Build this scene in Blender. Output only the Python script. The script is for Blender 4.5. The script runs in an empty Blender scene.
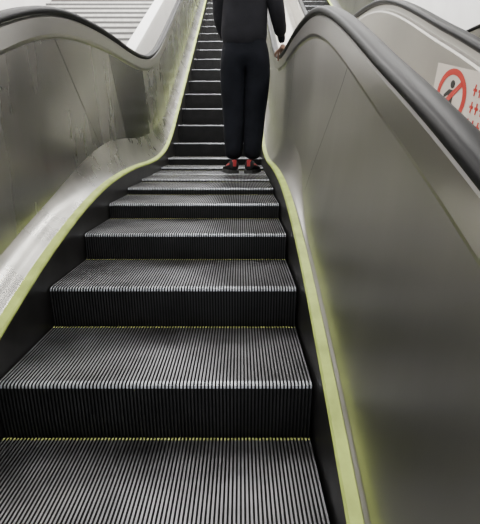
import bpy, bmesh, math, random
from mathutils import Vector, Matrix
random.seed(3)
Z0=3.0
XL,XR=-0.683,0.209      # step edges
# ------------------------------------------------------------------ helpers
def new_mat(name):
    m=bpy.data.materials.new(name); m.use_nodes=True
    nt=m.node_tree; b=nt.nodes['Principled BSDF']
    return m,nt,b
def simple(name,col,rough=.5,metal=0.,noise=0.,nscale=20.,emit=None,estr=0,stretch=(1,1,1),bump=0.,rnoise=0.,spec=.5,bdist=.01,rot=(0,0,0)):
    m,nt,b=new_mat(name)
    b.inputs['Base Color'].default_value=(*col,1)
    b.inputs['Roughness'].default_value=rough
    b.inputs['Metallic'].default_value=metal
    b.inputs['Specular IOR Level'].default_value=spec
    if noise or bump or rnoise:
        tc=nt.nodes.new('ShaderNodeTexCoord'); mp=nt.nodes.new('ShaderNodeMapping')
        mp.inputs['Scale'].default_value=stretch; mp.inputs['Rotation'].default_value=rot
        nt.links.new(tc.outputs['Object'],mp.inputs['Vector'])
        n=nt.nodes.new('ShaderNodeTexNoise'); n.inputs['Scale'].default_value=nscale
        n.inputs['Detail'].default_value=6
        nt.links.new(mp.outputs['Vector'],n.inputs['Vector'])
        if noise:
            cr=nt.nodes.new('ShaderNodeValToRGB')
            cr.color_ramp.elements[0].position=.3; cr.color_ramp.elements[1].position=.7
            cr.color_ramp.elements[0].color=(*[c*(1-noise) for c in col],1)
            cr.color_ramp.elements[1].color=(*[min(1,c*(1+noise)) for c in col],1)
            nt.links.new(n.outputs['Fac'],cr.inputs['Fac']); nt.links.new(cr.outputs['Color'],b.inputs['Base Color'])
        if rnoise:
            mr=nt.nodes.new('ShaderNodeMapRange')
            mr.inputs['To Min'].default_value=max(0,rough-rnoise); mr.inputs['To Max'].default_value=rough+rnoise
            nt.links.new(n.outputs['Fac'],mr.inputs['Value']); nt.links.new(mr.outputs['Result'],b.inputs['Roughness'])
        if bump:
            bp=nt.nodes.new('ShaderNodeBump'); bp.inputs['Strength'].default_value=bump; bp.inputs['Distance'].default_value=bdist
            nt.links.new(n.outputs['Fac'],bp.inputs['Height']); nt.links.new(bp.outputs['Normal'],b.inputs['Normal'])
    if emit:
        b.inputs['Emission Color'].default_value=(*emit,1); b.inputs['Emission Strength'].default_value=estr
    return m
M_STEEL=simple('brushed_steel',(.46,.45,.43),.27,.98,noise=.14,nscale=2.6,rnoise=.06,stretch=(1,1.6,.4),rot=(.35,0,0))
M_STEELR=simple('brushed_steel_matte',(.43,.42,.40),.35,.97,noise=.10,nscale=2.0,rnoise=.04,stretch=(1,1.6,.4),rot=(.35,0,0))
M_STEEL_REFL=simple('steel_painted_reflection',(.15,.147,.142),.25,.98,noise=.12,nscale=2.5,rnoise=.05)  # same steel, dark reflection band painted into one left panel's base colour
M_STEELL=simple('satin_steel_light',(.46,.45,.42),.28,.98,noise=.18,nscale=4,rnoise=.08)
M_TRIM=simple('rail_profile_steel',(.40,.39,.37),.28,1.0)
M_SKIRT=simple('skirt_dark_steel',(.035,.034,.034),.4,.6,noise=.3,nscale=8)
M_YEL=simple('safety_yellow_strip',(.46,.56,.13),.45,0,noise=.22,nscale=14,spec=.3)
M_RUB=simple('handrail_rubber',(.007,.007,.008),.45,0,spec=.14)
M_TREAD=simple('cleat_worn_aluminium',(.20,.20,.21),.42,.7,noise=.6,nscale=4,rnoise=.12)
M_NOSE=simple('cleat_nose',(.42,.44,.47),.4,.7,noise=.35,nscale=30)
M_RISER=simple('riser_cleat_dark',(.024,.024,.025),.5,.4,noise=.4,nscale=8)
M_GROOVE=simple('groove_black',(.008,.008,.008),.8,0,spec=.2)
M_DOT=simple('step_demarcation_yellow',(.50,.54,.17),.5,0,noise=.35,nscale=60)
M_WHITE=simple('white_cladding',(.80,.80,.79),.5,0,noise=.05,nscale=2)
M_WALL=simple('wall_tile',(.70,.69,.67),.5,0,noise=.08,nscale=1.5)
M_CONC=simple('stair_stone',(.56,.55,.53),.6,0,noise=.15,nscale=14)
M_DARKN=simple('stair_nosing_dark',(.08,.08,.08),.6)
M_FLOOR=simple('floor_stone',(.24,.23,.22),.5,0,noise=.15,nscale=6)
M_BEIGE=simple('outer_cladding_steel',(.50,.48,.44),.42,.6,noise=.08,nscale=2)
M_CEIL=simple('ceiling_panel',(.5,.5,.5),.6,0,noise=.04,nscale=2)
M_LAMP=simple('lamp_diffuser',(1,1,1),.5,emit=(1,.98,.95),estr=12)

def mkobj(name,verts,faces,mats,midx=None,smooth=False,parent=None,sharp=None):
    me=bpy.data.meshes.new(name); me.from_pydata([tuple(v) for v in verts],[],faces)
    for m in mats: me.materials.append(m)
    if midx: me.polygons.foreach_set('material_index',midx)
    if smooth: me.polygons.foreach_set('use_smooth',[True]*len(me.polygons))
    me.update()
    o=bpy.data.objects.new(name,me); bpy.context.scene.collection.objects.link(o)
    if parent: o.parent=parent
    return o
def empty(name,loc=(0,0,0)):
    e=bpy.data.objects.new(name,None); e.location=loc; bpy.context.scene.collection.objects.link(e); return e
def box(name,x0,x1,y0,y1,z0,z1,mat,parent=None,bev=0):
    v=[(x,y,z) for x in (x0,x1) for y in (y0,y1) for z in (z0,z1)]
    f=[(0,1,3,2),(4,6,7,5),(0,4,5,1),(2,3,7,6),(0,2,6,4),(1,5,7,3)]
    o=mkobj(name,v,f,[mat],parent=parent)
    if bev:
        b=o.modifiers.new('b','BEVEL'); b.width=bev; b.segments=2
    return o
# nosing line profile (wave escalator: incline, level, incline)
KN=[-1.02,-.827,-.657,-.51,-.397,-.32,-.281,-.262,-.255,-.230,-.165,-.030,.160,.36,.56]
K0=-1
def Nk(k):
    if k<K0: return KN[0]+.195*(k-K0)
    if k>K0+len(KN)-1: return KN[-1]+.2*(k-(K0+len(KN)-1))
    return KN[k-K0]
def N(d):
    u=(d-1.09)/.4+1; k=math.floor(u); t=u-k
    p0,p1,p2,p3=Nk(k-1),Nk(k),Nk(k+1),Nk(k+2)
    return .5*((2*p1)+(-p0+p2)*t+(2*p0-5*p1+4*p2-p3)*t*t+(-p0+3*p1-3*p2+p3)*t**3)
def ss(a,b,x):
    t=max(0,min(1,(x-a)/(b-a))); return t*t*(3-2*t)
def HR(d): return .82+.07*ss(1.0,2.2,d)-.02*ss(4.2,5.5,d)
def DTs(d,side):
    if side<0: return .165+.105*ss(1.7,2.9,d)-.07*ss(4.2,5.2,d)
    return .115+.155*ss(1.7,2.9,d)-.07*ss(4.2,5.2,d)
def ODs(d,side):
    return .112 if side<0 else .046+.066*ss(1.55,2.5,d)
D0,D1=-1.9,14.2
def frange(a,b,st):
    n=max(1,int(round((b-a)/st))); return [a+(b-a)*i/n for i in range(n+1)]
def sweep(name,prof,side,mat,parent,closed=False,smooth_prof=False,d0=D0,d1=D1):
    edge=XR if side>0 else XL
    ds=frange(d0,d1,.05); n=len(prof(0)); vs=[];fs=[]
    for d in ds:
        for o,h in prof(d): vs.append((edge+side*o,d,Z0+N(d)+h))
    m=n if closed else n-1
    for i in range(len(ds)-1):
        for j in range(m):
            a=i*n+j;b=i*n+(j+1)%n
            f=(a,b,b+n,a+n); fs.append(f if side<0 else f[::-1])
    o=mkobj(name,vs,fs,[mat],smooth=True,parent=parent)
    if not smooth_prof:
        me=o.data
        for e in me.edges:
            a,b=e.vertices
            if a%n==b%n: e.use_edge_sharp=True
    return o
def tilt(s): return .50-.40*ss(2.5,3.7,s)+.25*ss(4.6,5.6,s)
def panels(side,parent,seams,mats):
    edge=XR if side>0 else XL
    for q in range(len(seams)-1):
        a,b=seams[q]+.002,seams[q+1]-.002
        ss_=frange(a,b,.05); T=[i/10 for i in range(11)]; vs=[];fs=[]
        for s in ss_:
            for t in T:
                d=s-tilt(s)*t
                h0=DTs(d,side);h1=HR(d)-.11
                oo=ODs(d,side)
                o=oo+(.126-oo)*(t if side<0 else 1-(1-t)**1.6)
                vs.append((edge+side*o,d,Z0+N(d)+h0+(h1-h0)*t))
        n=len(T)
        for i in range(len(ss_)-1):
            for j in range(n-1):
                k=i*n+j; f=(k,k+1,k+1+n,k+n); fs.append(f if side<0 else f[::-1])
        mkobj('panel_%s_%d'%('r' if side>0 else 'l',q),vs,fs,[mats[q%len(mats)]],smooth=True,parent=parent)
# ------------------------------------------------------------------ step mesh
def step_mesh():
    W=XR-XL-.006; n=88; pitch=W/n; wc=pitch*.48
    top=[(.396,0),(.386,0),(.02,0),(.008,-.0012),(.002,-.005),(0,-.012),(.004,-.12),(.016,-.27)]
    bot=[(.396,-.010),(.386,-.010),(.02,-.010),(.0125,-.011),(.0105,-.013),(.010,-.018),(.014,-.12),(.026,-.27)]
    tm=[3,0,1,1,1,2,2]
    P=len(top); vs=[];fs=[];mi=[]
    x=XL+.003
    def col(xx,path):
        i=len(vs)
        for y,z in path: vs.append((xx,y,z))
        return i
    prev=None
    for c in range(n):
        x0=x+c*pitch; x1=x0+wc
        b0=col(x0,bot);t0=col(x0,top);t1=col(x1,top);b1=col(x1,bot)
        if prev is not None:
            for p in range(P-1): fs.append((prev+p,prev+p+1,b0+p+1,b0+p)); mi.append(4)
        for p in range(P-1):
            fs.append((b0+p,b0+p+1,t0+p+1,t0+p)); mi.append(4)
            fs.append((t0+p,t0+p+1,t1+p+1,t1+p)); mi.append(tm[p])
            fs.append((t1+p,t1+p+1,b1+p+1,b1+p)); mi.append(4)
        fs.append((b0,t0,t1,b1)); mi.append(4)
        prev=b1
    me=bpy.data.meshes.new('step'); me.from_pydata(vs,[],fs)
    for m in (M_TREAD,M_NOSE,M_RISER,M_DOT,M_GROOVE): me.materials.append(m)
    me.polygons.foreach_set('material_index',mi); me.update()
    return me
STEP=step_mesh()
def escalator(off):
    E=empty('escalator',off)
    for k in range(-6,34):
        o=bpy.data.objects.new('step_%d'%(k+7),STEP); bpy.context.scene.collection.objects.link(o)
        o.location=(0,1.09+.4*(k-1),Z0+Nk(k)); o.parent=E
    for side in (-1,1):
        t='r' if side>0 else 'l'
        sweep('skirt_'+t,lambda d:[(.004,-.45),(.004,.086)],side,M_SKIRT,E)
        sweep('yellow_strip_'+t,lambda d:[(.004,.080),(.003,.088),(.008,.095),(.034,.099),(.037,.094)],side,M_YEL,E)
        def dk(d):
            T=DTs(d,side)-.1; O=ODs(d,side)-.034
            return [(.034,.094),(.034+O*.08,.100),(.034+O*.33,.102+T*.12),(.034+O*.75,.1+T*.55),(.034+O*.93,.1+T*.85),(.034+O,.1+T)]
        sweep('inner_deck_'+t,dk,side,M_STEELL if side<0 else M_STEELR,E,smooth_prof=True)
        sweep('panel_backing_'+t,lambda d:[(ODs(d,side)+.01,DTs(d,side)-.01),(.13,.45),(.135,HR(d)-.10)],side,M_RUB,E)
        if side<0:
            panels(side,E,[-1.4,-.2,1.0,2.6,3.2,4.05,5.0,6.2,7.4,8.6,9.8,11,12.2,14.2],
                   [M_STEEL,M_STEEL,M_STEEL,M_STEEL,M_STEEL_REFL,M_STEELL,M_STEEL,M_STEEL,M_STEEL,M_STEEL,M_STEEL,M_STEEL,M_STEEL])
        else:
            panels(side,E,[-1.4,-.6,1.98,3.2,4.4,5.6,6.8,8,9.2,10.4,11.6,12.8,14.2],[M_STEELR])
        sweep('rail_profile_'+t,lambda d:[(.126,HR(d)-.112),(.116,HR(d)-.105),(.112,HR(d)-.092),(.117,HR(d)-.028),(.130,HR(d)-.015)],side,M_TRIM,E)
        def hp(d):
            r=[]
            for i in range(16):
                a=2*math.pi*i/16; c,s=math.cos(a),math.sin(a)
                x=.031*math.copysign(abs(c)**.75,c); z=.018*math.copysign(abs(s)**.75,s)
                r.append((.140+x,HR(d)-.004+z))
            return r
        sweep('handrail_'+t,hp,side,M_RUB,E,closed=True,smooth_prof=True)
        sweep('outer_cladding_'+t,lambda d:[(.150,HR(d)-.02),(.155,HR(d)-.05),(.175,HR(d)-.055),(.18,HR(d)-.065),(.18,-.75)],side,M_BEIGE,E)
    vs=[];fs=[];ds=frange(D0,D1,.1)
    for d in ds:
        for x in (XL-.178,XR+.178): vs.append((x,d,Z0+N(d)-.75))
    for i in range(len(ds)-1):
        a=2*i; fs.append((a,a+1,a+3,a+2))
    mkobj('truss_soffit',vs,fs,[M_BEIGE],parent=E)
    return E
escalator((0,0,0))
escalator((1.75,1.1,.33))
# ------------------------------------------------------------------ room
def slab(name,x0,x1,f0,f1,d0,d1,mat,parent=None,step=.1):
    ds=frange(d0,d1,step); vs=[];fs=[]
    for d in ds:
        a,b=f0(d),f1(d)
        vs+=[(x0,d,a),(x1,d,a),(x1,d,b),(x0,d,b)]
    for i in range(len(ds)-1):
        k=4*i
        for j in range(4):
            fs.append((k+j,k+(j+1)%4,k+4+(j+1)%4,k+4+j))
    fs.append((0,1,2,3)); n=4*(len(ds)-1); fs.append((n+3,n+2,n+1,n))
    return mkobj(name,vs,fs,[mat],parent=parent)
box('floor',-4.2,3.6,-6,16,-.3,0,M_FLOOR)
box('wall_left',-4.2,-4.0,-6,16,0,13,M_WALL)
box('wall_right',3.4,3.6,-6,16,0,13,M_WHITE)
slab('ceiling',-4.0,3.4,lambda d:Z0+max(N(d),-.6)+3.3,lambda d:Z0+max(N(d),-.6)+3.5,-6,16,M_CEIL)
slab('trim_1',XR+.182,1.75+XL-.182,lambda d:Z0+N(d)+.24,lambda d:Z0+N(d)+.30,-.7,D1,M_BEIGE)
slab('wall_parapet',-1.42,-1.27,lambda d:0,lambda d:Z0+N(d)+.52,D0,14,M_WHITE)
ST=empty('staircase')
def stair():
    vs=[];fs=[];mi=[]
    pts=[]
    d=4.5;z=Z0-.255
    pts.append((1.2,z));pts.append((4.5,z))
    while d<13.8:
        z+=.155; pts.append((d,z)); d+=.31; pts.append((d,z))
    lo=[]; d=1.2; z=Z0-.255
    while z>.2:
        z-=.155; lo.append((d,z)); d-=.31; lo.append((d,z))
    lo.append((d,0))
    pts=lo[::-1]+pts+[(d,0) for d in [pts[-1][0]]]
    for y,z in pts: vs+=[(-3.98,y,z),(-1.44,y,z),(-3.98,y,0),(-1.44,y,0)]
    for i in range(len(pts)-1):
        k=4*i
        fs.append((k,k+1,k+5,k+4))
        if abs(pts[i+1][0]-pts[i][0])>.001:
            fs.append((k+1,k+3,k+7,k+5)); fs.append((k,k+4,k+6,k+2)); fs.append((k+2,k+6,k+7,k+3))
    mkobj('stair_flight',vs,fs,[M_CONC],parent=ST)
    vs=[];fs=[]
    for i in range(1,len(pts)-2):
        (y0,z0),(y1,z1)=pts[i],pts[i+1]
        if z1-z0>.01:
            k=len(vs); y=y1; z=z1+.002
            vs+=[(-3.97,y-.002,z-.04),(-1.45,y-.002,z-.04),(-1.45,y-.002,z),(-3.97,y-.002,z),(-1.45,y+.05,z),(-3.97,y+.05,z)]
            fs+=[(k,k+1,k+2,k+3),(k+3,k+2,k+4,k+5)]
    mkobj('stair_nosings',vs,fs,[M_DARKN],parent=ST)
stair()
def lamp(x,y,ln,power):
    L=empty('ceiling_or_fill_lamp',(x,y,Z0+N(y)+3.24 if N(y)>-.6 else Z0-.6+3.24))
    sl=math.atan((N(y+.3)-N(y-.3))/.6) if N(y)>-.6 else 0
    L.rotation_euler=(sl,0,0)
    box('housing',-.17,.17,-ln/2,ln/2,0,.05,M_WHITE,L,.008)
    box('diffuser',-.14,.14,-ln/2+.04,ln/2-.04,-.02,.0,M_LAMP,L,.006)
    ld=bpy.data.lights.new('tube','AREA'); ld.shape='RECTANGLE'; ld.size=.26; ld.size_y=ln-.1; ld.energy=power; ld.color=(1,.98,.95)
    lo=bpy.data.objects.new('tube',ld); bpy.context.scene.collection.objects.link(lo); lo.parent=L; lo.location=(0,0,-.03)
for y,p in ((-1.8,10),(.6,14),(3.2,40),(5.8,90),(8.4,160),(11,170)):  # two nearest rows are added fill, brightening the near steel panels
    for x in (-2.4,-.25,1.6): lamp(x,y,1.5,p)
# ------------------------------------------------------------------ sign
SG=empty('safety_sign',(1.75+XL-.18-.001,0,0))
def sign():
    M_W=simple('sign_white',(.8,.74,.66),.4); M_R=simple('sign_red',(.62,.04,.03),.4); M_K=simple('sign_black',(.03,.03,.03),.4)
    sd=1.90; sz=Z0+.11; sl=math.atan(.24); K=1.36
    def P(u,v,e):
        u*=K; v*=K
        c,s=math.cos(sl),math.sin(sl)
        return (-e,sd+u*c-v*s,sz+u*s+v*c)
    def poly(name,pts,e,mat):
        n=len(pts); vs=[P(u,v,e) for u,v in pts]+[P(u,v,e-.0012) for u,v in pts]
        fs=[tuple(range(n)),tuple(range(2*n-1,n-1,-1))]+[(i,(i+1)%n,n+(i+1)%n,n+i) for i in range(n)]
        mkobj(name,vs,fs,[mat],parent=SG)
    poly('plate',[(-.2,-.12),(.2,-.12),(.2,.12),(-.2,.12)],.002,M_W)
    cx,cy=.06,.035; vs=[];fs=[];n=40
    for i in range(n):
        a=2*math.pi*i/n
        for r in (.062,.080): vs.append(P(cx-r*1.3*math.cos(a),cy+r*math.sin(a),.0035))
    for i in range(n):
        a=2*i;b=2*((i+1)%n); fs.append((a,a+1,b+1,b))
    mkobj('prohibition_ring',vs,fs,[M_R],parent=SG)
    poly('prohibition_bar',[(cx-.066,cy+.038),(cx-.054,cy+.050),(cx+.068,cy-.038),(cx+.056,cy-.050)],.0046,M_R)
    poly('figure_body',[(cx-.016,cy+.02),(cx+.018,cy+.02),(cx+.05,cy-.0),(cx+.044,cy-.008),(cx+.018,cy+.004),(cx+.016,cy-.018),(cx+.03,cy-.045),(cx+.018,cy-.047),(cx,cy-.022),(cx-.028,cy-.045),(cx-.038,cy-.040),(cx-.016,cy-.014)],.0034,M_K)
    poly('figure_head',[(cx+.015*math.cos(a*math.pi/6),cy+.036+.012*math.sin(a*math.pi/6)) for a in range(12)],.0034,M_K)
    poly('red_band',[(-.19,-.114),(.19,-.114),(.19,-.05),(-.19,-.05)],.0034,M_R)
    for i in range(11):
        u=-.17+i*.032
        poly('glyph_a%d'%i,[(u,-.098),(u+.02,-.098),(u+.02,-.092),(u,-.092)],.0046,M_W)
        poly('glyph_b%d'%i,[(u+.007,-.092),(u+.013,-.092),(u+.013,-.070),(u+.007,-.070)],.0046,M_W)
    for j in range(3):
        for i in range(4):
            u=-.185+i*.03; v=.07-j*.045
            poly('text_%d_%d'%(j,i),[(u,v),(u+.02,v),(u+.02,v+.007),(u,v+.007)],.0034,M_R)
            poly('textv_%d_%d'%(j,i),[(u+.007,v-.012),(u+.013,v-.012),(u+.013,v+.018),(u+.007,v+.018)],.0040,M_R)
sign()
# ------------------------------------------------------------------ person
M_PANT=simple('trousers_dark_navy',(.008,.009,.013),.9,0,noise=.3,nscale=9,bump=.8,spec=.15)
M_JACK=simple('jacket_charcoal',(.016,.016,.020),.9,0,noise=.3,nscale=7,bump=.8,spec=.2)
M_SKIN=simple('skin',(.42,.25,.18),.55,0,noise=.06,nscale=20)
M_HAIR=simple('hair_black',(.015,.012,.01),.5,0,noise=.4,nscale=40,stretch=(1,1,.15),bump=.6)
M_SHOE=simple('shoe_black',(.012,.012,.014),.6,0,spec=.25)
M_RED=simple('shoe_red',(.42,.03,.035),.5,0)
M_SOLE=simple('shoe_sole',(.03,.03,.03),.6)
PX,PY=.03,3.63
PR=empty('person',(PX,PY,Z0+Nk(7)))
def skin(name,verts,edges,radii,mat,root=0,sub=2,parent=PR):
    me=bpy.data.meshes.new(name); me.from_pydata(verts,edges,[]); me.update()
    o=bpy.data.objects.new(name,me); bpy.context.scene.collection.objects.link(o)
    m=o.modifiers.new('s','SKIN'); m.use_smooth_shade=True
    for i,r in enumerate(radii):
        v=me.skin_vertices[0].data[i]; v.radius=r if isinstance(r,tuple) else (r,r); v.use_root=(i==root)
    s=o.modifiers.new('d','SUBSURF'); s.levels=sub; s.render_levels=sub
    dg=bpy.context.evaluated_depsgraph_get(); dg.update()
    nm=bpy.data.meshes.new_from_object(o.evaluated_get(dg)); o.modifiers.clear(); o.data=nm
    nm.materials.clear(); nm.materials.append(mat)
    nm.polygons.foreach_set('use_smooth',[True]*len(nm.polygons))
    o.parent=parent; return o
V=[(0,0,.94),(0,0,1.06),(.01,.0,1.24),(.01,0,1.40),(.01,.005,1.50),(.01,.015,1.57),
   (-.085,0,.86),(-.082,.012,.68),(-.078,.022,.48),(-.078,.0,.28),(-.080,-.03,.10),
   (.105,0,.86),(.10,.012,.68),(.085,.018,.48),(.075,.0,.28),(.066,-.03,.10),
   (.13,0,1.42),(.19,-.01,1.385),(.245,-.03,1.15),(.300,.14,.985),
   (-.11,0,1.42),(-.165,.01,1.385),(-.175,.06,1.13),(-.12,.22,.99)]
E=[(0,1),(1,2),(2,3),(3,4),(4,5),(0,6),(6,7),(7,8),(8,9),(9,10),(0,11),(11,12),(12,13),(13,14),(14,15),
   (3,16),(16,17),(17,18),(18,19),(3,20),(20,21),(21,22),(22,23)]
R=[(.15,.11),(.13,.10),(.145,.11),(.12,.095),(.058,.058),(.05,.05),
   .118,.112,.096,.086,.070, .118,.112,.096,.086,.070,
   .075,.058,.044,.03,.075,.058,.044,.03]
body=skin('body',V,E,R,M_PANT)
body.data.materials.append(M_SKIN)
for p in body.data.polygons:
    if p.center.z>1.5: p.material_index=1
VJ=[(0,0,.88),(0,0,1.06),(.01,.0,1.24),(.01,0,1.40),(.01,.005,1.50)]+[V[i] for i in (16,17,18)]+[(.288,.10,1.025)]+[V[i] for i in (20,21,22)]+[(-.13,.195,1.01)]
EJ=[(0,1),(1,2),(2,3),(3,4),(3,5),(5,6),(6,7),(7,8),(3,9),(9,10),(10,11),(11,12)]
RJ=[(.195,.145),(.185,.14),(.185,.145),(.145,.12),(.070,.070),.09,.078,.064,.050,.09,.078,.064,.050]
skin('jacket',VJ,EJ,RJ,M_JACK)
def hand(name,wrist,dirv,up,side):
    d=Vector(dirv).normalized(); u=Vector(up).normalized(); l=d.cross(u).normalized()*side
    w=Vector(wrist)
    def P(a,b,c): return tuple(w+d*a+l*b+u*c)
    skin(name+'_palm',[P(-.03,0,0),P(.0,0,0),P(.04,0,.003),P(.085,0,.0)],[(0,1),(1,2),(2,3)],[.024,(.026,.022),(.038,.017),(.036,.014)],M_SKIN)
    for i,(b,ln) in enumerate(((.030,.072),(.010,.082),(-.010,.076),(-.029,.06))):
        q=[P(.07,b*.95,0),P(.09,b,.0),P(.09+ln*.42,b*1.05,-.010),P(.09+ln*.70,b*1.05,-.028),P(.09+ln*.82,b*1.05,-.048)]
        skin(name+'_finger_%d'%(i+1),q,[(0,1),(1,2),(2,3),(3,4)],[.009,.0098,.009,.008,.007],M_SKIN,sub=1)
    q=[P(.02,.02,-.004),P(.045,.045,-.012),P(.075,.055,-.022),P(.10,.055,-.032)]
    skin(name+'_thumb',q,[(0,1),(1,2),(2,3)],[.012,.012,.0105,.008],M_SKIN,sub=1)
hand('hand_right',(.306,.155,.957),(.06,1,-.22),(0,.22,1),-1)
hand('hand_left',(-.115,.235,.98),(.35,.9,-.3),(-.3,.3,.9),1)
def head():
    bm=bmesh.new(); bmesh.ops.create_uvsphere(bm,u_segments=40,v_segments=28,radius=1)
    for v in bm.verts:
        x,y,z=v.co
        jaw=1-.28*max(0,-z)**1.3
        nx=x*.076*jaw; ny=y*.095*(1-.12*max(0,-z)) ; nz=z*.118
        if y>0:
            ny+=.020*math.exp(-((x/.16)**2+((z+.12)/.17)**2))*1.0
            ny-=.008*(math.exp(-(((abs(x)-.38)/.17)**2+((z-.06)/.10)**2)))
            ny+=.006*math.exp(-((x/.3)**2+((z+.48)/.07)**2))
            ny+=.008*math.exp(-((x/.3)**2+((z+.85)/.16)**2))
        v.co=(nx,ny,nz)
    me=bpy.data.meshes.new('head'); bm.to_mesh(me); bm.free(); me.materials.append(M_SKIN)
    for p in me.polygons: p.use_smooth=True
    o=bpy.data.objects.new('head',me); bpy.context.scene.collection.objects.link(o); o.parent=PR; o.location=(.01,.03,1.655)
    bm=bmesh.new(); bmesh.ops.create_uvsphere(bm,u_segments=40,v_segments=28,radius=1)
    dl=[v for v in bm.verts if (v.co.y>.25 and v.co.z<.35+.3*(v.co.y-.25)) or v.co.z<-.45 or (v.co.y>-.05 and v.co.z<-.0)]
    bmesh.ops.delete(bm,geom=dl,context='VERTS')
    for v in bm.verts:
        x,y,z=v.co; k=1+.03*math.sin(17*x+9*z)*math.cos(13*y)
        v.co=(x*.084*k*(1-.15*max(0,-z)),y*.105*k-.002,z*.130*k)
    me=bpy.data.meshes.new('hair'); bm.to_mesh(me); bm.free(); me.materials.append(M_HAIR)
    for p in me.polygons: p.use_smooth=True
    h=bpy.data.objects.new('hair',me); bpy.context.scene.collection.objects.link(h); h.parent=PR; h.location=(.01,.03,1.655)
    m=h.modifiers.new('s','SOLIDIFY'); m.thickness=.012; m.offset=0
    for s in (-1,1):
        skin('ear_%s'%('r' if s>0 else 'l'),[(.01+s*.074,.03,1.635),(.01+s*.083,.022,1.655),(.01+s*.084,.022,1.675)],[(0,1),(1,2)],[(.006,.009),(.007,.014),(.006,.012)],M_SKIN,sub=1)
        bm=bmesh.new(); bmesh.ops.create_uvsphere(bm,u_segments=16,v_segments=12,radius=.011)
        me=bpy.data.meshes.new('eye'); bm.to_mesh(me); bm.free(); me.materials.append(M_SOLE)
        e=bpy.data.objects.new('eye_%s'%('r' if s>0 else 'l'),me); bpy.context.scene.collection.objects.link(e); e.parent=PR; e.location=(.01+s*.029,.03+.078,1.662)
head()
def shoe(tag,x,y,rot):
    secs=[(-.092,.018,.03,.060),(-.088,.028,.0,.088),(-.065,.040,.0,.105),(-.02,.043,.0,.100),(.03,.044,.0,.080),(.08,.049,.0,.062),(.13,.050,.0,.050),(.165,.040,.0,.040),(.185,.020,.004,.030)]
    S=empty('shoe_'+tag,(x,y,0)); S.parent=PR; S.rotation_euler=(0,0,rot)
    vs=[];fs=[];mi=[];n=16
    for (yy,w,zb,h) in secs:
        for i in range(n):
            a=2*math.pi*i/n; c,s=math.cos(a),math.sin(a)
            px=w*math.copysign(abs(c)**.6,c)*(1-.25*max(0,s))
            pz=.022+max(0,(h-.022))*(s*.5+.5)
            vs.append((px,yy,pz))
    for i in range(len(secs)-1):
        for j in range(n):
            a=i*n+j;b=i*n+(j+1)%n; fs.append((a,b,b+n,a+n))
            mi.append(1 if (i in(0,1) and j in(3,4)) or (i in (2,3) and j in (0,7)) else 0)
    fs.append(tuple(range(n-1,-1,-1))); mi.append(0); k=(len(secs)-1)*n; fs.append(tuple(range(k,k+n))); mi.append(0)
    mkobj('upper',vs,fs,[M_SHOE,M_RED],mi,smooth=True,parent=S)
    box('heel_tab',-.013,.013,-.099,-.088,.055,.105,M_RED,S,.003)
    vs=[];out=[(w+.004,yy) for yy,w,_,_ in secs]
    ring=[(w,yy) for w,yy in out]+[(-w,yy) for w,yy in out[::-1]]
    for z in (0,.026):
        for px,py in ring: vs.append((px,py,z))
    L=len(ring); fs=[tuple(range(L-1,-1,-1)),tuple(range(L,2*L))]+[(i,(i+1)%L,L+(i+1)%L,L+i) for i in range(L)]
    mkobj('sole',vs,fs,[M_SOLE],parent=S)
shoe('left',-.095,-.012,.25); shoe('right',.060,-.012,-.25)
# ------------------------------------------------------------------ world
w=bpy.data.worlds.new('world'); bpy.context.scene.world=w; w.use_nodes=True
bg=w.node_tree.nodes['Background']; bg.inputs[0].default_value=(.94,.96,1,1); bg.inputs[1].default_value=1.4
# ------------------------------------------------------------------ camera
cd=bpy.data.cameras.new('cam'); cam=bpy.data.objects.new('camera',cd); bpy.context.scene.collection.objects.link(cam)
cam.location=(0,0,Z0); cam.rotation_euler=(math.radians(90-15.5),0,0)
cd.sensor_fit='HORIZONTAL'; cd.sensor_width=36; cd.lens=33; cd.clip_start=.02
bpy.context.scene.camera=cam
